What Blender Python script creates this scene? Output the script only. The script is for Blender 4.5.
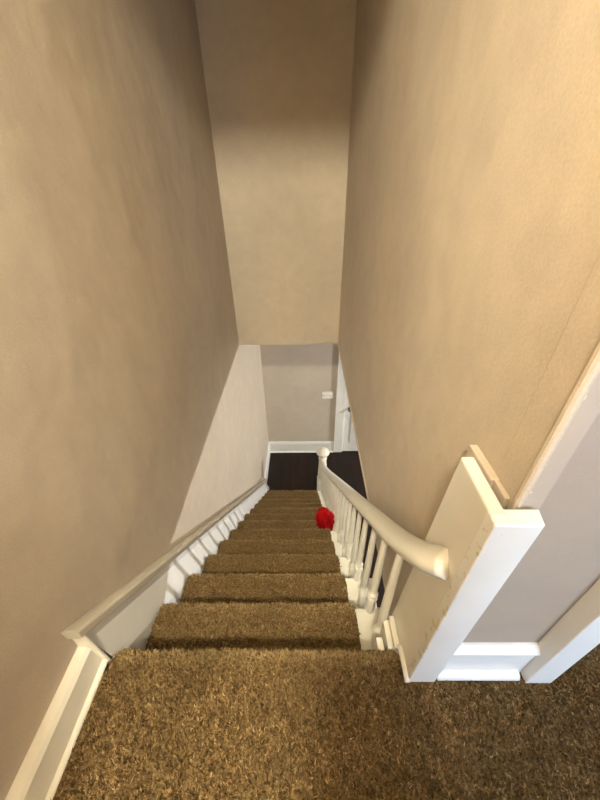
import bpy, bmesh, math, random
import numpy as np
from mathutils import Vector, Matrix, noise

for o in list(bpy.data.objects):
    bpy.data.objects.remove(o, do_unlink=True)
SC = bpy.context.scene
COL = SC.collection
random.seed(7)
RNG = np.random.default_rng(7)

# ---------------------------------------------------------------- camera
cam = bpy.data.cameras.new('camera')
cam.sensor_fit = 'VERTICAL'
cam.sensor_height = 24.0
cam.lens = 328.5 / 800.0 * 24.0
cam.clip_start = 0.02
cam_o = bpy.data.objects.new('camera', cam)
COL.objects.link(cam_o)
_r = Vector((0.999878, 0.006182, -0.014335))
_u = Vector((0.008319, 0.566036, 0.824339))
_f = Vector((-0.013211, 0.824357, -0.565915))
_m = Matrix((( _r[0], _u[0], -_f[0], 0.60311), (_r[1], _u[1], -_f[1], -0.36270),
             (_r[2], _u[2], -_f[2], 1.10069), (0, 0, 0, 1)))
cam_o.matrix_world = _m
SC.camera = cam_o

# ---------------------------------------------------------------- view, world, lights
SC.view_settings.view_transform = 'Standard'
SC.view_settings.look = 'None'
SC.view_settings.gamma = 1.0
SC.view_settings.use_curve_mapping = False
SC.view_settings.exposure = 0.0

world = bpy.data.worlds.new('world')
SC.world = world
world.use_nodes = True
world.node_tree.nodes['Background'].inputs[0].default_value = (0.6, 0.75, 1.0, 1)
world.node_tree.nodes['Background'].inputs[1].default_value = 1.0


def point_light(name, loc, energy, colour, radius):
    l = bpy.data.lights.new(name, 'POINT')
    l.energy = energy
    l.color = colour
    l.shadow_soft_size = radius
    o = bpy.data.objects.new(name, l)
    o.location = loc
    COL.objects.link(o)
    return o


# warm bulb hanging over the upper landing, white lamp in the room beside the lower hall
point_light('landing_bulb', (0.41, -1.25, 2.45), 365.0, (1.0, 0.955, 0.715), 0.085)
point_light('hall_bulb', (5.2, 2.4, -0.27), 640.0, (0.98, 1.0, 0.97), 0.035)
# daylight entering by the landing window
_l = bpy.data.lights.new('window_daylight', 'AREA')
_l.shape = 'RECTANGLE'
_l.size, _l.size_y = 1.0, 1.1
_l.energy = 92.0
_l.color = (0.62, 0.79, 1.0)
_o = bpy.data.objects.new('window_daylight', _l)
_o.location = (1.70, -2.56, 1.35)
_o.rotation_euler = (math.radians(90), 0, 0)      # -Z -> +Y
COL.objects.link(_o)

# ---------------------------------------------------------------- materials
def new_mat(name):
    m = bpy.data.materials.new(name)
    m.use_nodes = True
    nt = m.node_tree
    return m, nt, nt.nodes, nt.links, nt.nodes['Principled BSDF']


def coords(nd, lk, scale=(1, 1, 1)):
    g = nd.new('ShaderNodeNewGeometry')
    mp = nd.new('ShaderNodeMapping')
    mp.inputs['Scale'].default_value = scale
    lk.new(g.outputs['Position'], mp.inputs['Vector'])
    return mp.outputs['Vector']


def nz(nd, lk, vec, scale, detail=3.0, rough=0.5):
    n = nd.new('ShaderNodeTexNoise')
    n.inputs['Scale'].default_value = scale
    n.inputs['Detail'].default_value = detail
    n.inputs['Roughness'].default_value = rough
    lk.new(vec, n.inputs['Vector'])
    return n.outputs['Fac']


def ramp(nd, lk, fac, stops):
    r = nd.new('ShaderNodeValToRGB')
    e = r.color_ramp.elements
    while len(e) < len(stops):
        e.new(0.5)
    for k, (p, c) in enumerate(stops):
        e[k].position = p
        e[k].color = (c[0], c[1], c[2], 1)
    lk.new(fac, r.inputs['Fac'])
    return r.outputs['Color']


def mixc(nd, lk, fac, a, b):
    m = nd.new('ShaderNodeMix')
    m.data_type = 'RGBA'
    for sock, val in ((0, fac), (6, a), (7, b)):
        if hasattr(val, 'is_output'):
            lk.new(val, m.inputs[sock])
        elif sock == 0:
            m.inputs[0].default_value = val
        else:
            m.inputs[sock].default_value = (val[0], val[1], val[2], 1)
    return m.outputs[2]


def bump(nd, lk, h, strength, dist, normal=None):
    b = nd.new('ShaderNodeBump')
    b.inputs['Strength'].default_value = strength
    b.inputs['Distance'].default_value = dist
    lk.new(h, b.inputs['Height'])
    if normal is not None:
        lk.new(normal, b.inputs['Normal'])
    return b.outputs['Normal']


def wall_paint(name, base, scuffs=True, lumpy=1.0):
    m, nt, nd, lk, bs = new_mat(name)
    v = coords(nd, lk)
    big = nz(nd, lk, v, 2.2, 3)
    b2 = tuple(c * 0.93 for c in base)
    b3 = tuple(min(1, c * k) for c, k in zip(base, (1.05, 1.04, 1.0)))
    col = ramp(nd, lk, big, [(0.3, b2), (0.55, base), (0.75, b3)])
    mot = ramp(nd, lk, nz(nd, lk, v, 11, 5, 0.6), [(0.35, (0.95, 0.95, 0.955)), (0.65, (1.04, 1.035, 1.02))])
    gr = ramp(nd, lk, nz(nd, lk, v, 260, 2, 0.5), [(0.3, (0.93, 0.93, 0.93)), (0.7, (1.05, 1.05, 1.05))])
    for tex in (mot, gr):
        mm = nd.new('ShaderNodeMix')
        mm.data_type = 'RGBA'
        mm.blend_type = 'MULTIPLY'
        mm.inputs[0].default_value = 1.0 if scuffs else 0.6
        lk.new(col, mm.inputs[6])
        lk.new(tex, mm.inputs[7])
        col = mm.outputs[2]
    lump = nz(nd, lk, v, 3.6, 3, 0.45)
    mid = nz(nd, lk, v, 16, 3)
    fine = nz(nd, lk, v, 160, 2)
    n1 = bump(nd, lk, lump, 0.34 * lumpy, 0.030)
    n2 = bump(nd, lk, mid, 0.3 * lumpy, 0.004, n1)
    n3 = bump(nd, lk, fine, 0.25, 0.0012, n2)
    lk.new(n3, bs.inputs['Normal'])
    if scuffs:
        vs = coords(nd, lk, (1.0, 1.6, 1.0))
        s = nz(nd, lk, vs, 9, 5, 0.6)
        f = ramp(nd, lk, s, [(0.70, (0, 0, 0)), (0.74, (1, 1, 1))])
        mult = nd.new('ShaderNodeMath')
        mult.operation = 'MULTIPLY'
        mult.inputs[1].default_value = 0.35
        lk.new(f, mult.inputs[0])
        col = mixc(nd, lk, mult.outputs[0], col, tuple(min(1, c * 1.18) for c in base))
    lk.new(col, bs.inputs['Base Color'])
    bs.inputs['Roughness'].default_value = 0.62
    bs.inputs['Specular IOR Level'].default_value = 0.3
    return m


def trim_paint(name, base, chip=0.6, rough=0.38, edge=None):
    m, nt, nd, lk, bs = new_mat(name)
    v = coords(nd, lk)
    w = nz(nd, lk, v, 9, 4)
    col = ramp(nd, lk, w, [(0.3, tuple(c * 0.93 for c in base)), (0.7, base)])
    s = nz(nd, lk, v, 55, 4, 0.65)
    f = ramp(nd, lk, s, [(0.70, (0, 0, 0)), (0.74, (chip, chip, chip))])
    col = mixc(nd, lk, f, col, tuple(c * k for c, k in zip(base, (0.66, 0.58, 0.47))))
    lk.new(col, bs.inputs['Base Color'])
    if edge is not None:          # flaked paint along a knocked vertical edge
        sx = nd.new('ShaderNodeSeparateXYZ')
        lk.new(v, sx.inputs[0])
        lt = nd.new('ShaderNodeMapRange')
        lt.inputs['From Min'].default_value = edge
        lt.inputs['From Max'].default_value = edge + 0.0065
        lt.inputs['To Min'].default_value = 0.165
        lt.inputs['To Max'].default_value = 0.0
        lk.new(sx.outputs['X'], lt.inputs['Value'])
        ad = nd.new('ShaderNodeMath')
        lk.new(lt.outputs['Result'], ad.inputs[0])
        lk.new(nz(nd, lk, v, 48, 4, 0.65), ad.inputs[1])
        fe = ramp(nd, lk, ad.outputs[0], [(0.69, (0, 0, 0)), (0.72, (1, 1, 1))])
        col = mixc(nd, lk, fe, col, (0.66, 0.58, 0.45))
        lk.new(col, bs.inputs['Base Color'])
    n1 = bump(nd, lk, nz(nd, lk, v, 28, 3), 0.25, 0.003)
    lk.new(n1, bs.inputs['Normal'])
    bs.inputs['Roughness'].default_value = rough
    return m


def plain(name, c, rough=0.5, metal=0.0, scale=40):
    m, nt, nd, lk, bs = new_mat(name)
    v = coords(nd, lk)
    col = ramp(nd, lk, nz(nd, lk, v, scale, 3), [(0.3, tuple(x * 0.88 for x in c)), (0.7, c)])
    lk.new(col, bs.inputs['Base Color'])
    bs.inputs['Roughness'].default_value = rough
    bs.inputs['Metallic'].default_value = metal
    return m


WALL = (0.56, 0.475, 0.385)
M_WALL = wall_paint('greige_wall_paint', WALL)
M_WALL_SHADED = wall_paint('shaded_wall_paint', (0.38, 0.312, 0.257), False, 0.4)  # same wall paint darkened: landing shade put into the base colour
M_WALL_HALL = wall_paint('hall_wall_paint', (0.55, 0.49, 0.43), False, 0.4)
M_CEIL = wall_paint('ceiling_paint', (0.72, 0.68, 0.62), False, 0.4)
M_TRIM = trim_paint('cream_trim_paint', (0.80, 0.765, 0.69))
M_WHITE = trim_paint('white_trim_paint', (0.82, 0.81, 0.80), 0.15)
M_POST = trim_paint('post_trim_paint', (0.80, 0.765, 0.70), 0.5)
M_FRONT = trim_paint('chipped_white_paint', (0.82, 0.81, 0.80), 0.15, 0.38, 0.869)
M_CORNER = trim_paint('chipped_corner_paint', (0.44, 0.37, 0.31), 0.2, 0.5, 0.925)
M_CAP_SHADED = trim_paint('shaded_cap_paint', (0.60, 0.545, 0.46))  # trim colour darkened to carry the handrail shade on the skirt cap
M_PLATE = plain('switch_plastic', (0.92, 0.91, 0.88), 0.3)
M_BRASS = plain('aged_brass', (0.32, 0.22, 0.09), 0.35, 0.9)


def wood_floor():
    m, nt, nd, lk, bs = new_mat('dark_floor_boards')
    v = coords(nd, lk, (9.0, 0.9, 1))
    g = nz(nd, lk, v, 3.0, 6, 0.6)
    col = ramp(nd, lk, g, [(0.3, (0.009, 0.004, 0.0025)), (0.6, (0.020, 0.009, 0.006)), (0.85, (0.042, 0.022, 0.014))])
    br = nd.new('ShaderNodeTexBrick')
    br.inputs['Scale'].default_value = 1.0
    br.inputs['Brick Width'].default_value = 1.2
    br.inputs['Row Height'].default_value = 0.125
    br.inputs['Mortar Size'].default_value = 0.0025
    br.inputs['Color1'].default_value = (1, 1, 1, 1)
    br.inputs['Color2'].default_value = (0.55, 0.55, 0.55, 1)
    br.inputs['Mortar'].default_value = (0.1, 0.1, 0.1, 1)
    mp = nd.new('ShaderNodeMapping')
    mp.inputs['Rotation'].default_value = (0, 0, math.radians(90))
    gg = nd.new('ShaderNodeNewGeometry')
    lk.new(gg.outputs['Position'], mp.inputs['Vector'])
    lk.new(mp.outputs['Vector'], br.inputs['Vector'])
    mm = nd.new('ShaderNodeMix')
    mm.data_type = 'RGBA'
    mm.blend_type = 'MULTIPLY'
    mm.inputs[0].default_value = 1.0
    lk.new(col, mm.inputs[6])
    lk.new(br.outputs['Color'], mm.inputs[7])
    lk.new(mm.outputs[2], bs.inputs['Base Color'])
    bs.inputs['Roughness'].default_value = 0.5
    bs.inputs['Specular IOR Level'].default_value = 0.25
    return m


M_WOOD = wood_floor()


def carpet_base():
    m, nt, nd, lk, bs = new_mat('brown_carpet')
    v = coords(nd, lk)
    f = nz(nd, lk, v, 170, 3, 0.65)
    col = ramp(nd, lk, f, [(0.30, (0.060, 0.036, 0.014)), (0.50, (0.145, 0.092, 0.040)), (0.70, (0.26, 0.175, 0.085))])
    lk.new(col, bs.inputs['Base Color'])
    lk.new(bump(nd, lk, f, 0.9, 0.006), bs.inputs['Normal'])
    bs.inputs['Roughness'].default_value = 0.95
    bs.inputs['Specular IOR Level'].default_value = 0.05
    return m


def carpet_pile_mat():
    m, nt, nd, lk, bs = new_mat('brown_carpet_yarn')
    g = nd.new('ShaderNodeAttribute')
    g.attribute_name = 'tint'
    col = ramp(nd, lk, g.outputs['Fac'],
               [(0.12, (0.055, 0.030, 0.009)), (0.45, (0.178, 0.108, 0.045)), (0.72, (0.275, 0.176, 0.080)), (0.92, (0.40, 0.275, 0.14))])
    v = coords(nd, lk)
    worn = nz(nd, lk, v, 5.0, 4, 0.6)
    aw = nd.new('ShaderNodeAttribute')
    aw.attribute_name = 'wear_lip_light'
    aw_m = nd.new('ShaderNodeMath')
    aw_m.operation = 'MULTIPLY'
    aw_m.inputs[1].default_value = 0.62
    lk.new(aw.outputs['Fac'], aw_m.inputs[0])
    col = mixc(nd, lk, aw_m.outputs[0], col, (0.36, 0.255, 0.125))  # paler step lips: real wear plus lip light painted into the yarn
    col = mixc(nd, lk, ramp(nd, lk, worn, [(0.42, (0, 0, 0)), (0.68, (0.55, 0.55, 0.55))]), col, (0.070, 0.043, 0.018))
    lk.new(col, bs.inputs['Base Color'])
    bs.inputs['Roughness'].default_value = 0.9
    bs.inputs['Specular IOR Level'].default_value = 0.08
    return m


M_CARPET = carpet_base()
M_PILE = carpet_pile_mat()


def red_cloth():
    m, nt, nd, lk, bs = new_mat('red_fabric')
    v = coords(nd, lk)
    f = nz(nd, lk, v, 220, 3)
    col = ramp(nd, lk, f, [(0.3, (0.20, 0.0012, 0.002)), (0.7, (0.42, 0.003, 0.006))])
    lk.new(col, bs.inputs['Base Color'])
    lk.new(bump(nd, lk, f, 0.6, 0.004), bs.inputs['Normal'])
    bs.inputs['Roughness'].default_value = 0.85
    bs.inputs['Specular IOR Level'].default_value = 0.1
    return m


M_RED = red_cloth()

# ---------------------------------------------------------------- mesh helpers
def obj(name, verts, faces, mat, parent=None, smooth=False, bevel=0.0, seg=2, recalc=True):
    off = Vector((0, 0, 0))
    q = parent
    while q is not None:
        off += q.location
        q = q.parent
    me = bpy.data.meshes.new(name)
    me.from_pydata([(v[0] - off.x, v[1] - off.y, v[2] - off.z) for v in verts], [], faces)
    bm = bmesh.new()
    bm.from_mesh(me)
    if recalc:
        bmesh.ops.recalc_face_normals(bm, faces=bm.faces)
    bm.to_mesh(me)
    bm.free()
    me.materials.append(mat)
    if smooth:
        me.shade_smooth()
    o = bpy.data.objects.new(name, me)
    COL.objects.link(o)
    if parent is not None:
        o.parent = parent
    if bevel > 0:
        b = o.modifiers.new('bevel', 'BEVEL')
        b.width = bevel
        b.segments = seg
        b.limit_method = 'ANGLE'
        b.angle_limit = math.radians(35)
    return o


class MB:
    def __init__(self):
        self.v, self.f = [], []

    def add(self, v, f):
        n = len(self.v)
        self.v += [tuple(p) for p in v]
        self.f += [tuple(i + n for i in q) for q in f]
        return self

    def box(self, x0, x1, y0, y1, z0, z1):
        v = [(x, y, z) for z in (z0, z1) for y in (y0, y1) for x in (x0, x1)]
        return self.add(v, [(0, 2, 3, 1), (4, 5, 7, 6), (0, 1, 5, 4), (2, 6, 7, 3), (0, 4, 6, 2), (1, 3, 7, 5)])

    def prism(self, poly, axis, a, b):
        """poly: list of 2-D points in the two other axes (in x,y,z order); extruded along axis from a to b"""
        def P(q, t):
            if axis == 'x':
                return (t, q[0], q[1])
            if axis == 'y':
                return (q[0], t, q[1])
            return (q[0], q[1], t)
        n = len(poly)
        v = [P(q, a) for q in poly] + [P(q, b) for q in poly]
        f = [tuple(range(n)), tuple(range(2 * n - 1, n - 1, -1))]
        f += [(i, (i + 1) % n, n + (i + 1) % n, n + i) for i in range(n)]
        return self.add(v, f)

    def loft(self, rings, cap=True):
        n = len(rings[0])
        v = [p for r in rings for p in r]
        f = []
        for k in range(len(rings) - 1):
            for i in range(n):
                j = (i + 1) % n
                f.append((k * n + i, k * n + j, (k + 1) * n + j, (k + 1) * n + i))
        if cap:
            f.append(tuple(range(n)))
            f.append(tuple((len(rings) - 1) * n + i for i in range(n - 1, -1, -1)))
        return self.add(v, f)

    def lathe(self, cx, cy, prof, n=20):
        rings = []
        for r, z in prof:
            rings.append([(cx + r * math.cos(2 * math.pi * i / n), cy + r * math.sin(2 * math.pi * i / n), z) for i in range(n)])
        return self.loft(rings)

    def build(self, name, mat, parent=None, **k):
        return obj(name, self.v, self.f, mat, parent, **k)


def thing(name, label, cat, loc=(0, 0, 0), group=None):
    o = bpy.data.objects.new(name, None)
    COL.objects.link(o)
    o.location = loc
    o.empty_display_size = 0.1
    o['label'] = label
    o['category'] = cat
    if group:
        o['group'] = group
    return o


def tag(o, label, cat, group=None, kind=None):
    o['label'] = label
    o['category'] = cat
    if group:
        o['group'] = group
    if kind:
        o['kind'] = kind
    return o


def struct(o, label, cat):
    o['kind'] = 'structure'
    o['label'] = label
    o['category'] = cat
    return o


# ---------------------------------------------------------------- dimensions
T, R_ = 0.2133, 0.20          # tread going, riser height
N = 14                        # risers
SL = R_ / T
FZ = -N * R_                  # lower floor
XR = 0.92                     # right stair wall
YH, ZH = 2.453, -0.203        # header wall over the stairs
YF = 3.77                     # far hall wall
CW = 0.785                    # right edge of stair carpet
CX0 = 0.066
ZC = 3.00                     # upper ceiling
XE = 6.6                      # end of the room beside the hall
YN = -1.4                     # near end of the hall
YB = -2.6                     # back of the landing
XL2 = 2.7                     # right wall of the landing

# ---------------------------------------------------------------- structure
def quadwall(name, x0, x1, y0, y1, z0, z1, mat, label, cat='wall'):
    return struct(MB().box(x0, x1, y0, y1, z0, z1).build(name, mat), label, cat)


quadwall('wall_left', -0.12, 0.0, YB, YF, FZ, ZC, M_WALL, 'tall tan plaster wall with scuffs along the left of the stairs')
quadwall('wall_header', 0.0, XR, YH, YH + 0.12, ZH, ZC, M_WALL, 'plain tan wall hanging above the bottom of the stairs')
quadwall('wall_far', 0.0, XE, YF, YF + 0.12, FZ, ZH, M_WALL_HALL, 'greige wall of the lower hall facing the stairs')
def zlow(y):                  # the old wall sags: its lower edge drops towards the landing
    return ZH - 0.026 * (YH - y)


wr = MB()
wr.prism([(-0.03, zlow(-0.03)), (YH + 0.12, ZH), (YH + 0.12, ZC), (-0.03, ZC)], 'x', XR, XR + 0.10)
struct(wr.build('wall_right', M_WALL), 'tall tan plaster wall on the right of the stairs, open below', 'wall')
we = MB()
we.prism([(0.115, zlow(0.115) - 0.008), (YH, ZH - 0.008), (YH, ZH + 0.010), (0.115, zlow(0.115) + 0.010)], 'x', XR - 0.004, XR + 0.02)
struct(we.build('trim_1', M_WALL, bevel=0.003), 'thin tan edge bead along the bottom of the right stair wall', 'trim')
# landing wall beside the post, its door casing and the opening to its right
quadwall('wall_landing', XR + 0.034, 1.20, -0.0312, 0.07, -0.02, ZC, M_WALL_SHADED, 'narrow greige wall between the stair post and the doorway on the right')
quadwall('wall_landing_above', 1.20, 2.05, -0.03, 0.07, 2.03, ZC, M_WALL_SHADED, 'greige wall above the doorway on the right of the landing')
quadwall('wall_landing_beyond', 2.05, XL2, -0.03, 0.07, -0.02, ZC, M_WALL_SHADED, 'greige wall to the right of the doorway on the landing')
quadwall('wall_room_far', 1.02, 3.2, 2.2, 2.3, -0.02, ZC, M_WALL_HALL, 'greige wall of the room behind the landing doorway')
quadwall('wall_room_side', 3.2, 3.3, -0.03, 2.3, -0.02, ZC, M_WALL_HALL, 'greige side wall of the room behind the landing doorway')
quadwall('wall_landing_right', XL2, XL2 + 0.1, YB, -0.03, -0.02, ZC, M_WALL_HALL, 'greige wall on the right of the upper landing')
# back wall with a window opening
bw = MB()
bw.box(-0.12, 1.15, YB - 0.12, YB, -0.02, ZC).box(2.25, XL2 + 0.1, YB - 0.12, YB, -0.02, ZC)
bw.box(1.15, 2.25, YB - 0.12, YB, -0.02, 0.75).box(1.15, 2.25, YB - 0.12, YB, 1.95, ZC)
struct(bw.build('wall_back', M_WALL), 'tan wall behind the landing with one window', 'wall')
quadwall('ceiling', -0.12, 3.3, YB - 0.12, YH + 0.12, ZC, ZC + 0.08, M_CEIL, 'painted ceiling over the upper landing and the stairs', 'ceiling')
quadwall('wall_lintel', 0.0, XR, -0.10, 0.0, 2.07, ZC, M_WALL, 'tan lintel across the head of the stairs')
struct(MB().box(0.648, 1.02, -0.76, -0.64, -0.02, ZC).box(0.598, 0.648, -0.76, -0.64, -0.02, 1.60).box(0.525, 0.598, -0.76, -0.64, -0.02, 1.25).build('added_light_blocker', M_WALL), 'added stepped tan blocker behind the viewer that shades the post and landing', 'wall')  # unseen blocker, stepped to cast a standing viewer's shadow
quadwall('added_light_blocker_low', 0.0, 0.215, -0.76, -0.64, -0.02, 1.55, M_WALL, 'added low tan blocker behind the viewer that shades the lower left wall')  # unseen, added to dim the left baseboard and lower wall
quadwall('added_light_blocker_side', 0.92, 1.02, YB, -0.76, -0.02, ZC, M_WALL, 'added tan blocker keeping warm lamp bounce off the window side of the landing')  # unseen, added to stop bulb bounce reaching the post front
# floor of the upper storey / ceiling of the hall
quadwall('floor', 0.0, XL2, YB, -0.055, -0.20, -0.012, M_CARPET, 'upper landing floor under the brown carpet', 'floor')
quadwall('floor_room', XR + 0.10, 3.3, -0.055, 2.3, -0.20, -0.008, M_CARPET, 'brown carpeted floor of the room behind the doorway', 'floor')
hc = MB()
hc.box(XR + 0.02, XE, YN, YF, ZH, ZH + 0.004).box(0.0, XR + 0.02, YH + 0.12, YF, ZH, ZH + 0.004)
struct(hc.build('ceiling_hall', M_CEIL), 'painted ceiling of the lower hall', 'ceiling')
quadwall('floor_hall', 0.0, XE, YN, YF, FZ - 0.1, FZ, M_WOOD, 'dark brown wood floor of the lower hall', 'floor')
quadwall('wall_hall_near', 0.90, XE, YN - 0.1, YN, FZ, ZH, M_WALL_HALL, 'greige near wall of the lower hall')
quadwall('wall_hall_end', XE, XE + 0.1, YN, YF, FZ, ZH, M_WALL_HALL, 'greige end wall of the room beside the hall')

# corner board where the right stair wall ends: bead towards the stairs, flat strip towards the landing
cb = MB()
cb.box(XR + 0.004, XR + 0.036, -0.046, -0.030, 0.0, ZC)
struct(cb.build('trim_2', M_CORNER, bevel=0.002), 'flat painted corner strip with a chipped edge behind the post', 'trim')
cb = MB()
cb.box(XR - 0.0015, XR + 0.001, -0.040, 0.016, 0.66, ZC)
cb.lathe(XR + 0.003, -0.040, [(0.0075, 0.66), (0.0075, ZC)], 12)
struct(cb.build('trim_3', M_WALL, bevel=0.0007), 'tan corner bead at the end of the right stair wall', 'trim')

# baseboards and door casing of the landing
b1 = MB()
b1.prism([(-0.030, 0.0), (-0.048, 0.0), (-0.048, 0.118), (-0.053, 0.124), (-0.053, 0.132), (-0.044, 0.140), (-0.036, 0.145), (-0.030, 0.146)],
         'x', 0.945, 1.173)
b1.prism([(-0.048, 0.0)] + [(-0.048 - 0.020 * math.cos(a), 0.004 + 0.020 * math.sin(a)) for a in [i * math.pi / 12 for i in range(7)]],
         'x', 0.945, 1.158)
struct(b1.build('baseboard_right', M_WHITE, bevel=0.0015), 'white moulded baseboard between the stair post and the doorway', 'baseboard')
dc = MB()
dc.box(1.171, 1.238, -0.072, -0.028, 0.0, 2.09).box(1.238, 2.05, -0.072, -0.028, 2.03, 2.09).box(2.05, 2.11, -0.072, -0.028, 0, 2.09)
dc.box(1.20, 1.222, -0.03, 0.07, 0, 2.03).box(2.03, 2.05, -0.03, 0.07, 0, 2.03)
struct(dc.build('trim_4', M_WHITE, bevel=0.003), 'white door casing at the right edge of the landing', 'trim')

# landing baseboard on the left
bl = MB()
bl.prism([(0.0, -0.01), (0.044, -0.01), (0.032, 0.072), (0.023, 0.082), (0.0, 0.084)], 'y', YB, -0.018)
bl.prism([(0.042, -0.01)] + [(0.042 + 0.014 * math.cos(a), 0.0 + 0.010 * math.sin(a)) for a in [i * math.pi / 12 for i in range(7)]],
         'y', YB, -0.022)
struct(bl.build('baseboard_left', M_TRIM, bevel=0.0015), 'cream topped baseboard on the left of the landing carpet', 'baseboard')

# sloping skirt board on the left with its cap
def sl(y, d):
    return -SL * y + d


sk = MB()
y0, y1 = -0.010, 2.98
ssec = [(0.0, -0.30), (0.062, -0.30), (0.060, -0.05), (0.034, 0.070), (0.030, 0.085), (0.030, 0.124), (0.0, 0.124)]
srings = []
for yy in (y0, 0.30, 2.60, y1):
    srings.append([(x, yy, max(sl(yy, dd), FZ + 0.001 + 0.002 * i)) for i, (x, dd) in enumerate(ssec)])
sk.loft(srings)
sko = struct(sk.build('trim_5', M_WHITE), 'white sloping skirt board on the left wall beside the stairs', 'trim')
cp = MB()
sec = [(0.0, 0.122), (0.034, 0.122), (0.038, 0.126), (0.044, 0.132), (0.044, 0.158), (0.039, 0.166), (0.020, 0.167), (0.0, 0.160)]
ya, yb = -0.026, 3.0
cp.loft([[(x, ya, sl(ya, d)) for x, d in sec], [(x, yb, sl(yb, d + 0.02)) for x, d in sec]])
cp.build('skirt_cap', M_CAP_SHADED, sko, bevel=0.002)
js = MB()
js.loft([[(0.0, -0.026, -0.01), (0.058, -0.027, -0.01), (0.058, -0.018, -0.01), (0.0, -0.012, -0.01)],
         [(0.0, -0.018, 0.146), (0.036, -0.018, 0.146), (0.036, -0.009, 0.138), (0.0, -0.009, 0.138)]])
js.build('end_bead', M_TRIM, sko, bevel=0.004)

# hall baseboards
hb = MB()
hb.prism([(0.0, FZ), (0.018, FZ), (0.018, FZ + 0.19), (0.012, FZ + 0.205), (0.008, FZ + 0.225), (0.0, FZ + 0.225)], 'y', 2.95, YF)
struct(hb.build('baseboard_hall', M_WHITE), 'white baseboard on the left wall at the foot of the stairs', 'baseboard')
fb = MB()
fb.prism([(YF, FZ), (YF - 0.018, FZ), (YF - 0.018, FZ + 0.19), (YF - 0.012, FZ + 0.205), (YF - 0.008, FZ + 0.225), (YF, FZ + 0.225)], 'x', 0.0, 1.085)
fb.prism([(YF - 0.018, FZ), (YF - 0.034, FZ), (YF - 0.030, FZ + 0.014), (YF - 0.018, FZ + 0.02)], 'x', 0.0, 1.085)
struct(fb.build('baseboard_far', M_WHITE), 'white baseboard across the far wall of the hall', 'baseboard')

# hall door with its casing
dc2 = MB()
dc2.box(1.085, 1.225, YF - 0.03, YF + 0.01, FZ, -0.70).box(1.225, 2.03, YF - 0.03, YF + 0.01, -0.80, -0.70).box(2.03, 2.15, YF - 0.03, YF + 0.01, FZ, -0.70)
dc2.box(1.215, 1.238, YF - 0.022, YF + 0.01, FZ, -0.80)
struct(dc2.build('trim_6', M_WHITE, bevel=0.004), 'white casing of the door in the far hall wall', 'trim')
d = MB()
d.box(1.238, 2.03, YF - 0.012, YF + 0.02, FZ + 0.012, -0.80)
for (xa, xb, za, zb) in ((1.34, 1.59, 0.2, 0.8), (1.68, 1.93, 0.2, 0.8), (1.34, 1.59, 1.0, 1.85), (1.68, 1.93, 1.0, 1.85)):
    d.box(xa, xb, YF - 0.020, YF - 0.010, FZ + za, FZ + zb)
door = struct(d.build('door_1', M_WHITE, bevel=0.003), 'white door with a brass knob in the far hall wall', 'door')
kn = MB()
prof = [(0.028, 0.0), (0.028, 0.006), (0.010, 0.012), (0.010, 0.030), (0.022, 0.036), (0.029, 0.048), (0.027, 0.060), (0.016, 0.069), (0.002, 0.071)]
kn.loft([[(1.302 + r * math.cos(2 * math.pi * i / 18), YF - 0.012 - h, -1.894 + r * math.sin(2 * math.pi * i / 18)) for i in range(18)] for r, h in prof])
kn.build('door_knob', M_BRASS, door, smooth=True)

# landing window behind the camera (source of the daylight)
wf = MB()
wf.box(1.15, 2.25, YB - 0.09, YB - 0.05, 0.75, 0.80).box(1.15, 2.25, YB - 0.09, YB - 0.05, 1.90, 1.95)
wf.box(1.15, 1.20, YB - 0.09, YB - 0.05, 0.80, 1.90).box(2.20, 2.25, YB - 0.09, YB - 0.05, 0.80, 1.90)
wf.box(1.20, 2.20, YB - 0.09, YB - 0.05, 1.33, 1.37)
struct(wf.build('window_1', M_WHITE, bevel=0.003), 'white sash window behind the landing', 'window')

# ---------------------------------------------------------------- staircase
st = thing('staircase', 'steep enclosed staircase with cream painted treads leading down to the dark hall floor', 'stairs', (0.45, 0.0, FZ))
XT = 0.905
for k in range(1, N):
    za = -k * R_
    ya = (k - 1) * T
    tr = MB().box(0.082, XT, ya - 0.036, ya + T - 0.014, za - 0.030, za - 0.012)
    tr.build('tread', M_TRIM, st, bevel=0.006)
for k in range(0, N):
    za = -k * R_
    yy = k * T
    rz = MB().box(0.061, XT - 0.015, yy - 0.050, yy - 0.036, za - R_ + (-0.012 if k < N - 1 else 0.001), za - 0.030)
    rz.build('riser', M_TRIM, st)
sp = MB()
poly = [(-0.03, -0.03)]
for k in range(N):
    poly += [(k * T - 0.004, -k * R_ - 0.030), (k * T - 0.004, -(k + 1) * R_ - 0.030)] if k < N - 1 else [(k * T - 0.004, -k * R_ - 0.030), (k * T - 0.004, FZ + 0.001)]
poly += [(-0.03, FZ + 0.001)]
sp.prism(poly, 'x', XT - 0.035, XT - 0.016)
sp.build('spandrel_panel', M_TRIM, st)

# moulded block where the first tread meets the post
mbk = MB()
mbk.box(0.852, 0.867, 0.004, 0.087, -0.211, 0.002)
mbk.box(0.848, 0.852, 0.004, 0.082, -0.211, -0.012)
mbk.box(0.833, 0.848, 0.004, 0.078, -0.211, -0.002)
mbk.box(0.806, 0.824, 0.004, 0.036, -0.211, -0.012)
mbk.build('corner_moulding', M_TRIM, st, bevel=0.004)

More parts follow.
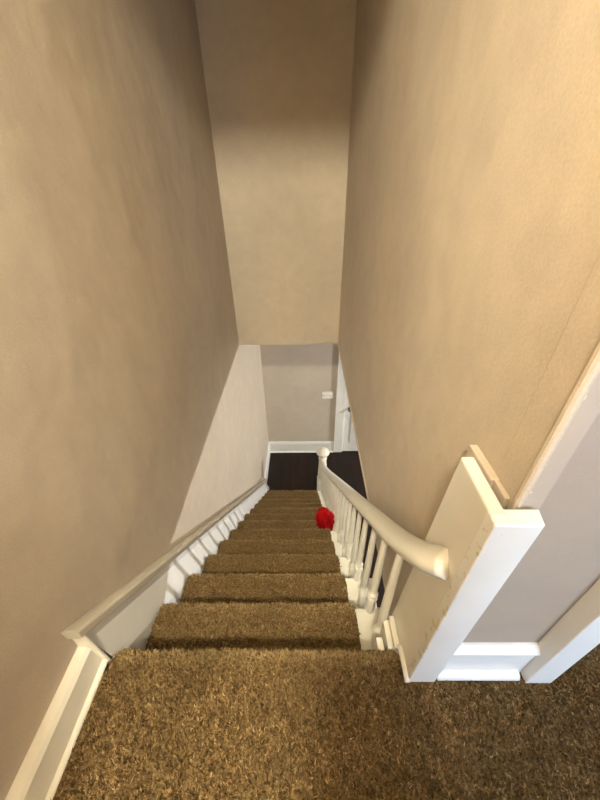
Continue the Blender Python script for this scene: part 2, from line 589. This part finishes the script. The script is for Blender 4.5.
# ---------------------------------------------------------------- carpet on the stairs
def carpet_profile(k0, k1):
    """(y, z, ny, nz, wrap) from nosing k0 down to the riser below nosing k1 - 1"""
    pts = []
    r = 0.022
    if k0 == 0:
        pts.append((-0.055, 0.0, 0.0, 1.0, 0.15))
    else:
        pts.append(((k0 - 1) * T - 0.020, -k0 * R_, 0.3, 1.0, 0.2))
    for k in range(k0, k1):
        yn, zn = k * T, -k * R_            # nosing front/top
        ystart = pts[-1][0]
        n = 7
        for i in range(1, n + 1):
            yy = ystart + (yn - r - ystart) * i / n
            pts.append((yy, zn, 0.0, 1.0, 0.2 + 0.8 * (i / n) ** 4))
        for i in range(1, 9):              # bullnose, sweeping back underneath
            a = math.pi * 0.95 * i / 8
            pts.append((yn - r + r * math.sin(a), zn - r + r * math.cos(a), math.sin(a), math.cos(a), 1.0))
        zb = -(k + 1) * R_
        yy0 = pts[-1][0]
        for i in range(1, 7):
            t = i / 6
            zz = (zn - 2 * r) + (zb + (0.010 if k < N - 1 else 0.004) - (zn - 2 * r)) * t
            pts.append((yn - 0.030 + 0.004 * t, zz, 1.0, 0.15, 0.35 if t > .3 else 0.8))
        if k < N - 1:
            pts.append((yn - 0.020, zb, 0.3, 1.0, 0.2))
    return pts


NXC = 41


def hill(x, y):
    return 0.004 * noise.noise(Vector((x * 6, y * 6, 3.1))) + 0.002 * noise.noise(Vector((x * 21, y * 21, 1.7)))


def carpet_sheet(prof):
    verts, normals = [], []
    for (y, z, ny, nzv, wr) in prof:
        ln = math.hypot(ny, nzv)
        ny, nzv = ny / ln, nzv / ln
        xl = CX0 - 0.004
        xr_ = CW if y > 0.05 or z < -0.05 else 0.862
        for i in range(NXC):
            u = i / (NXC - 1)
            u = 0.5 - 0.5 * math.cos(math.pi * u) * (0.75 + 0.25 * abs(math.cos(math.pi * u)))
            x = xl + (xr_ - xl) * u
            e = min(x - xl, xr_ - x)
            q = max(0.0, 1 - e / 0.035)
            dpt = 0.020 * (1 - math.sqrt(max(0, 1 - q * q))) * wr
            wob = 0.006 * noise.noise(Vector((x * 9, y * 9, z * 9))) + 0.003 * noise.noise(Vector((x * 31, y * 31, z * 31)))
            dd = -dpt + (wob * 0.8 if y > 0 or z < -0.001 else hill(x, y))
            verts.append((x, y + ny * dd, z + nzv * dd))
            normals.append((0.0, ny, nzv))
    faces = []
    for j in range(len(prof) - 1):
        for i in range(NXC - 1):
            a = j * NXC + i
            faces.append((a, a + 1, a + NXC + 1, a + NXC))
    return verts, normals, faces


verts, normals, faces = carpet_sheet(carpet_profile(1, N))
nverts, nnormals, nfaces = carpet_sheet(carpet_profile(0, 1))
carpet = obj('stair_carpet', verts, faces, M_CARPET, smooth=True, recalc=False)
tag(carpet, 'brown shag carpet runner covering the steps below the landing edge', 'carpet')
sd = carpet.modifiers.new('thickness', 'SOLIDIFY')
sd.thickness = 0.008
sd.offset = -1
sd.use_rim = False


def wear_lip_light_of(P, Nn):  # strength of the lip tint, part wear and part painted light
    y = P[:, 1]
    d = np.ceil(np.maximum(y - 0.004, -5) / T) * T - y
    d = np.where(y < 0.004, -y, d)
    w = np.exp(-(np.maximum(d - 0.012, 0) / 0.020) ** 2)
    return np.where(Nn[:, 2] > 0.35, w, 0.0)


def pile(name, P, Nn, parent, lean, hgt, wid, seed):
    """short bent yarn tufts standing on points P with normals Nn: one mesh, pile nobody could count"""
    g = np.random.default_rng(seed)
    n = len(P)
    Nn = Nn / np.linalg.norm(Nn, axis=1, keepdims=True)
    a = g.normal(size=(n, 3))
    cell = np.floor((P + 0.003 * a) / 0.0095).astype(np.int64)
    hsh = (cell[:, 0] * 73856093 ^ cell[:, 1] * 19349663 ^ cell[:, 2] * 83492791) % 8191
    tab = g.normal(size=(8191, 3))
    tint = np.clip(0.5 * g.uniform(0, 1, 8191)[hsh] + 0.5 * g.uniform(0, 1, n), 0, 1)
    d1 = Nn + 0.28 * a + 0.50 * tab[hsh] + np.asarray(lean)
    d1 /= np.linalg.norm(d1, axis=1, keepdims=True)
    d2 = d1 + 0.7 * g.normal(size=(n, 3)) - np.array([0, 0, 0.25]) + 0.6 * np.asarray(lean)
    d2 /= np.linalg.norm(d2, axis=1, keepdims=True)
    h = hgt * g.uniform(0.6, 1.25, (n, 1))
    w = wid * g.uniform(0.7, 1.3, (n, 1))
    s = np.cross(d1, g.normal(size=(n, 3)))
    s /= np.linalg.norm(s, axis=1, keepdims=True)
    base = P - 0.003 * Nn
    mid = base + d1 * h * 0.6
    tip = mid + d2 * h * 0.5
    V = np.stack([base - s * w * .5, base + s * w * .5, mid + s * w * .55, mid - s * w * .55, tip], 1)
    idx = np.arange(n)[:, None] * 5
    off = np.array(parent.location)
    V = V.reshape(-1, 3) - off
    me = bpy.data.meshes.new(name)
    me.vertices.add(n * 5)
    me.vertices.foreach_set('co', V.astype(np.float32).ravel())
    li = np.concatenate([idx + np.array([[0, 1, 2, 3]]), idx + np.array([[3, 2, 4]])], 1).astype(np.int32).ravel()
    me.loops.add(n * 7)
    me.loops.foreach_set('vertex_index', li)
    me.polygons.add(n * 2)
    ls = np.concatenate([np.arange(n)[:, None] * 7, np.arange(n)[:, None] * 7 + 4], 1).astype(np.int32).ravel()
    lt = np.tile(np.array([4, 3], np.int32), n)
    me.polygons.foreach_set('loop_start', ls)
    me.polygons.foreach_set('loop_total', lt)
    me.update(calc_edges=True)
    at = me.attributes.new('tint', 'FLOAT', 'POINT')
    at.data.foreach_set('value', np.repeat(tint, 5).astype(np.float32))
    at = me.attributes.new('wear_lip_light', 'FLOAT', 'POINT')
    at.data.foreach_set('value', np.repeat(wear_lip_light_of(P, Nn), 5).astype(np.float32))
    me.materials.append(M_PILE)
    o = bpy.data.objects.new(name, me)
    COL.objects.link(o)
    o.parent = parent
    o['kind'] = 'stuff'
    return o


# stair pile: sample the carpet surface
def sample_sheet(verts, normals):
    VA = np.array(verts).reshape(-1, NXC, 3)
    NA = np.array(normals).reshape(-1, NXC, 3)
    PP, NN = [], []
    for j in range(len(VA) - 1):
        a, b = VA[j], VA[j + 1]
        ln = np.linalg.norm(b[NXC // 2] - a[NXC // 2])
        depth = max(0.0, a[NXC // 2][1])
        m = int(105000 / (1 + depth * 2.2) * ln * (a[-1][0] - a[0][0]))
        if m < 1:
            continue
        x = RNG.uniform(a[0][0], a[-1][0], m)
        t = RNG.uniform(0, 1, m)[:, None]
        pa = np.stack([x, np.interp(x, a[:, 0], a[:, 1]), np.interp(x, a[:, 0], a[:, 2])], 1)
        pb = np.stack([x, np.interp(x, b[:, 0], b[:, 1]), np.interp(x, b[:, 0], b[:, 2])], 1)
        if abs(b[-1][0] - a[-1][0]) > 0.02:
            keep = x < CW
            pa, pb, t = pa[keep], pb[keep], t[keep]
        PP.append(pa * (1 - t) + pb * t)
        NN.append(np.repeat(((NA[j][0] + NA[j + 1][0]) / 2)[None], len(pa), 0))
    return np.concatenate(PP), np.concatenate(NN)


LEAN = (-0.16, 0.42, -0.03)
sp_, sn_ = sample_sheet(verts, normals)
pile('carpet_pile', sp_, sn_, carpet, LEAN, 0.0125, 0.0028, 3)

# landing carpet: one piece around the post
lv, lf = [], []
xs = np.linspace(0.045, XL2, 110)
ys = np.concatenate([np.linspace(YB, -0.9, 30)[:-1], np.linspace(-0.9, -0.0549, 40)])
for y in ys:
    for x in xs:
        lv.append((x, y, hill(x, y)))
for j in range(len(ys) - 1):
    for i in range(len(xs) - 1):
        a = j * len(xs) + i
        lf.append((a, a + 1, a + len(xs) + 1, a + len(xs)))
nb = len(lv)
lv += nverts
lf += [tuple(i + nb for i in f) for f in nfaces]
lc = obj('landing_carpet', lv, lf, M_CARPET, smooth=True, recalc=False)
tag(lc, 'brown shag carpet of the upper landing, rolled over the top step edge', 'carpet')
sd = lc.modifiers.new('thickness', 'SOLIDIFY')
sd.thickness = 0.010
sd.offset = -1
sd.use_rim = False
m = 165000
x = RNG.uniform(0.062, 1.75, m)
y = RNG.uniform(-1.0, -0.055, m)
keep = (y > -0.62) | (RNG.uniform(0, 1, m) < 0.45)
keep &= ~((x > 0.872) & (x < 1.16) & (y > -0.072)) & ~((x > 1.16) & (x < 1.24) & (y > -0.070))
x, y = x[keep], y[keep]
P = np.stack([x, y, np.array([hill(a, b) for a, b in zip(x, y)])], 1)
np_, nn_ = sample_sheet(nverts, nnormals)
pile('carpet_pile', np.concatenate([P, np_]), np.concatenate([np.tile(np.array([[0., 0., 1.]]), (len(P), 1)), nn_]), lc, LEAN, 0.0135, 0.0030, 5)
# carpet inside the doorway
m = 22000
x = RNG.uniform(1.245, 2.0, m)
y = RNG.uniform(-0.05, 0.75, m)
rc_v = [(1.222, -0.054, 0.0), (2.03, -0.054, 0.0), (2.03, 2.2, 0.0), (1.222, 2.2, 0.0)]
rc = obj('doorway_carpet', rc_v, [(0, 1, 2, 3)], M_CARPET, recalc=False)
sd = rc.modifiers.new('thickness', 'SOLIDIFY')
sd.thickness = 0.008
sd.offset = -1
sd.use_rim = False
tag(rc, 'brown carpet beyond the white door casing at the right edge', 'carpet')
pile('carpet_pile', np.stack([x, y, 0 * x], 1), np.tile(np.array([[0., 0., 1.]]), (m, 1)), rc, (0, 0.3, 0), 0.011, 0.0024, 9)

# ---------------------------------------------------------------- railing
NEW = (0.845, 2.845)
rail = thing('stair_railing', 'cream painted stair railing with turned balusters and a curved handrail', 'railing', (0.845, 1.4, FZ))


def catmull(pts, n=8):
    P = [Vector(p) for p in pts]
    P = [P[0] * 2 - P[1]] + P + [P[-1] * 2 - P[-2]]
    out = []
    for i in range(1, len(P) - 2):
        for k in range(n):
            t = k / n
            a, b, c, d_ = P[i - 1], P[i], P[i + 1], P[i + 2]
            out.append(0.5 * ((2 * b) + (c - a) * t + (2 * a - 5 * b + 4 * c - d_) * t * t + (3 * b - a - 3 * c + d_) * t ** 3))
    out.append(P[-2])
    return out


RD = 0.452
RPATH = [(0.845, 2.80, sl(2.80, 0.60)), (0.845, 2.66, sl(2.66, 0.505)), (0.842, 2.45, sl(2.45, 0.465)), (0.840, 2.0, sl(2.0, RD)), (0.839, 1.5, sl(1.5, RD)),
         (0.839, 1.0, sl(1.0, RD)), (0.838, 0.6, sl(0.6, RD)), (0.838, 0.30, sl(0.30, RD)), (0.838, 0.20, 0.265), (0.839, 0.12, 0.343),
         (0.843, 0.050, 0.415), (0.851, 0.005, 0.463), (0.870, -0.026, 0.496)]
path = catmull(RPATH, 6)
hw, hh = 0.034, 0.022
sec = []
for a, b in ((-0.62, -1.0), (0.62, -1.0), (0.80, -0.55), (1.0, -0.25), (1.0, 0.20), (0.86, 0.62), (0.55, 0.90), (0.2, 1.0), (-0.2, 1.0), (-0.55, 0.90), (-0.86, 0.62), (-1.0, 0.20), (-1.0, -0.25), (-0.80, -0.55)):
    sec.append((a * hw, b * hh))
rings = []
for i, p in enumerate(path):
    tg = (path[min(i + 1, len(path) - 1)] - path[max(i - 1, 0)]).normalized()
    side = tg.cross(Vector((0, 0, 1))).normalized()
    up = side.cross(tg).normalized()
    rings.append([tuple(p + side * a + up * b) for a, b in sec])
MB().loft(rings).build('handrail', M_TRIM, rail, smooth=True)


def rail_z(y):
    best = None
    for a, b in zip(path[:-1], path[1:]):
        if min(a.y, b.y) <= y <= max(a.y, b.y):
            t = (y - a.y) / (b.y - a.y)
            best = a.z + (b.z - a.z) * t
    return best


BX = 0.835
for k in range(1, N):
    for j, yo in enumerate((0.087, 0.194)):
        y = (k - 1) * T + yo
        if y > 2.72:
            continue
        z0 = -k * R_ - 0.012
        z1 = rail_z(y) - 0.012
        H = z1 - z0
        prof = [(0.0140, z0), (0.0150, z0 + 0.004), (0.0150, z0 + 0.072), (0.0130, z0 + 0.080), (0.0100, z0 + 0.086), (0.0100, z0 + 0.090),
                (0.0165, z0 + 0.094), (0.0185, z0 + 0.099), (0.0165, z0 + 0.104), (0.0105, z0 + 0.108), (0.0105, z0 + 0.114),
                (0.0165, z0 + 0.118), (0.0180, z0 + 0.123), (0.0160, z0 + 0.128), (0.0110, z0 + 0.134), (0.0130, z0 + 0.165),
                (0.0136, z0 + 0.42 * H), (0.0115, z0 + 0.75 * H), (0.0095, z0 + 0.94 * H), (0.0095, z1)]
        bm = MB().lathe(BX + 0.003 * (random.random() - .5), y, prof, 18)
        bm.build('baluster', M_TRIM, rail, smooth=True)

nx, ny_ = NEW
nw = MB()
nw.box(nx - 0.068, nx + 0.068, ny_ - 0.068, ny_ + 0.068, FZ, FZ + 0.34)
npost = nw.build('newel_post', M_TRIM, rail, bevel=0.006)
sh = MB()
sh.lathe(nx, ny_, [(0.066, FZ + 0.34), (0.070, FZ + 0.35), (0.060, FZ + 0.365), (0.052, FZ + 0.385), (0.060, FZ + 0.40), (0.062, FZ + 0.45),
                   (0.056, FZ + 0.60), (0.050, FZ + 0.72), (0.052, FZ + 0.735), (0.058, FZ + 0.745), (0.050, FZ + 0.757), (0.044, FZ + 0.78), (0.048, FZ + 0.80)], 28)
sh.build('newel_shaft', M_TRIM, npost, smooth=True)
ncp = MB()
zc = FZ + 0.80
ncp.lathe(nx, ny_, [(0.044, zc), (0.050, zc + 0.010), (0.066, zc + 0.022), (0.082, zc + 0.036), (0.087, zc + 0.052), (0.082, zc + 0.068), (0.066, zc + 0.084),
                    (0.042, zc + 0.095), (0.02, zc + 0.100), (0.002, zc + 0.101)], 32)
ncp.build('newel_cap', M_TRIM, npost, smooth=True)

# ---------------------------------------------------------------- post at the head of the stairs
pt = thing('stair_post', 'cream and white boxed half post on the landing where the handrail ends', 'post', (0.90, -0.05, 0.0))
lean = 0.018
def board(v8):
    return MB().add(v8, [(0, 2, 3, 1), (4, 5, 7, 6), (0, 1, 5, 4), (2, 6, 7, 3), (0, 4, 6, 2), (1, 3, 7, 5)])


# side board facing the stairs
zt = 0.69
board([(0.868, -0.066, 0.0), (0.896, -0.066, 0.0), (0.868, 0.108, -0.10), (0.896, 0.108, -0.10),
       (0.872, -0.066, zt), (0.896, -0.066, zt), (0.876, 0.058, zt), (0.900, 0.058, zt)]).build('side_board', M_POST, pt, bevel=0.004)
# front board facing the landing
board([(0.868, -0.070, 0.0), (0.938, -0.070, 0.0), (0.868, -0.044, 0.0), (0.938, -0.044, 0.0),
       (0.872, -0.078, zt - 0.004), (0.944, -0.078, zt - 0.004), (0.872, -0.052, zt), (0.948, -0.052, zt)]).build('front_board', M_FRONT, pt, bevel=0.003)
MB().box(0.905, 0.920, 0.006, 0.090, 0.30, zt - 0.002).box(0.911, 0.920, -0.030, 0.010, 0.30, zt - 0.004).build('backing_block', M_WALL, pt, bevel=0.002)
bead = MB()
ringsb = []
for (yy, zz) in ((-0.072, 0.010), (0.0, 0.010), (0.012, 0.0)):
    ringsb.append([(0.866 + 0.008 * math.cos(a), yy, zz + 0.010 * math.sin(a)) for a in [i * 2 * math.pi / 10 for i in range(10)]])
bead.loft(ringsb)
bead.build('base_bead', M_TRIM, pt, smooth=True)
# ---------------------------------------------------------------- light switch on the far wall
sw = thing('light_switch', 'white triple light switch plate on the far hall wall beside the door casing', 'light switch', (0.955, YF, -1.65))
MB().box(0.870, 1.040, YF - 0.008, YF, -1.708, -1.590).build('cover_plate', M_PLATE, sw, bevel=0.003)
for xx in (0.905, 0.955, 1.005):
    MB().prism([(YF - 0.008, -1.664), (YF - 0.008, -1.636), (YF - 0.022, -1.638), (YF - 0.016, -1.650)], 'x', xx - 0.006, xx + 0.006).build('toggle', M_PLATE, sw)

# ---------------------------------------------------------------- red fabric bundle on the steps
bm = bmesh.new()
bmesh.ops.create_icosphere(bm, subdivisions=5, radius=1.0)
for v in bm.verts:
    c = v.co.copy()
    n1 = noise.noise(c * 1.6 + Vector((3, 1, 2)))
    n2 = noise.noise(c * 4.0)
    fold = 0.10 * math.sin(7 * math.atan2(c.y, c.x) + 2.5 * c.z + 2 * n1)
    s = 1 + 0.22 * n1 + 0.07 * n2 + fold * (1 - abs(c.z))
    x, y, z = c.x * 0.066 * s, c.y * 0.060 * s, c.z * 0.140 * s
    if z < -0.02:                                  # slumped lower half
        x *= 0.92
    pinch = 1 - 0.16 * math.exp(-((z - 0.015) / 0.018) ** 2)
    x, y = x * pinch, y * pinch
    z = max(z, -0.128)
    x -= 0.10 * (z)                                # leaning towards the middle of the step
    v.co = (x + 0.752, y + 1.175, z + 0.130 - 1.196)
me = bpy.data.meshes.new('red_cloth')
bm.to_mesh(me)
bm.free()
me.materials.append(M_RED)
me.shade_smooth()
rco = bpy.data.objects.new('red_cloth', me)
COL.objects.link(rco)
tag(rco, 'small crumpled bright red cloth bundle on a carpeted step against the balusters', 'cloth')
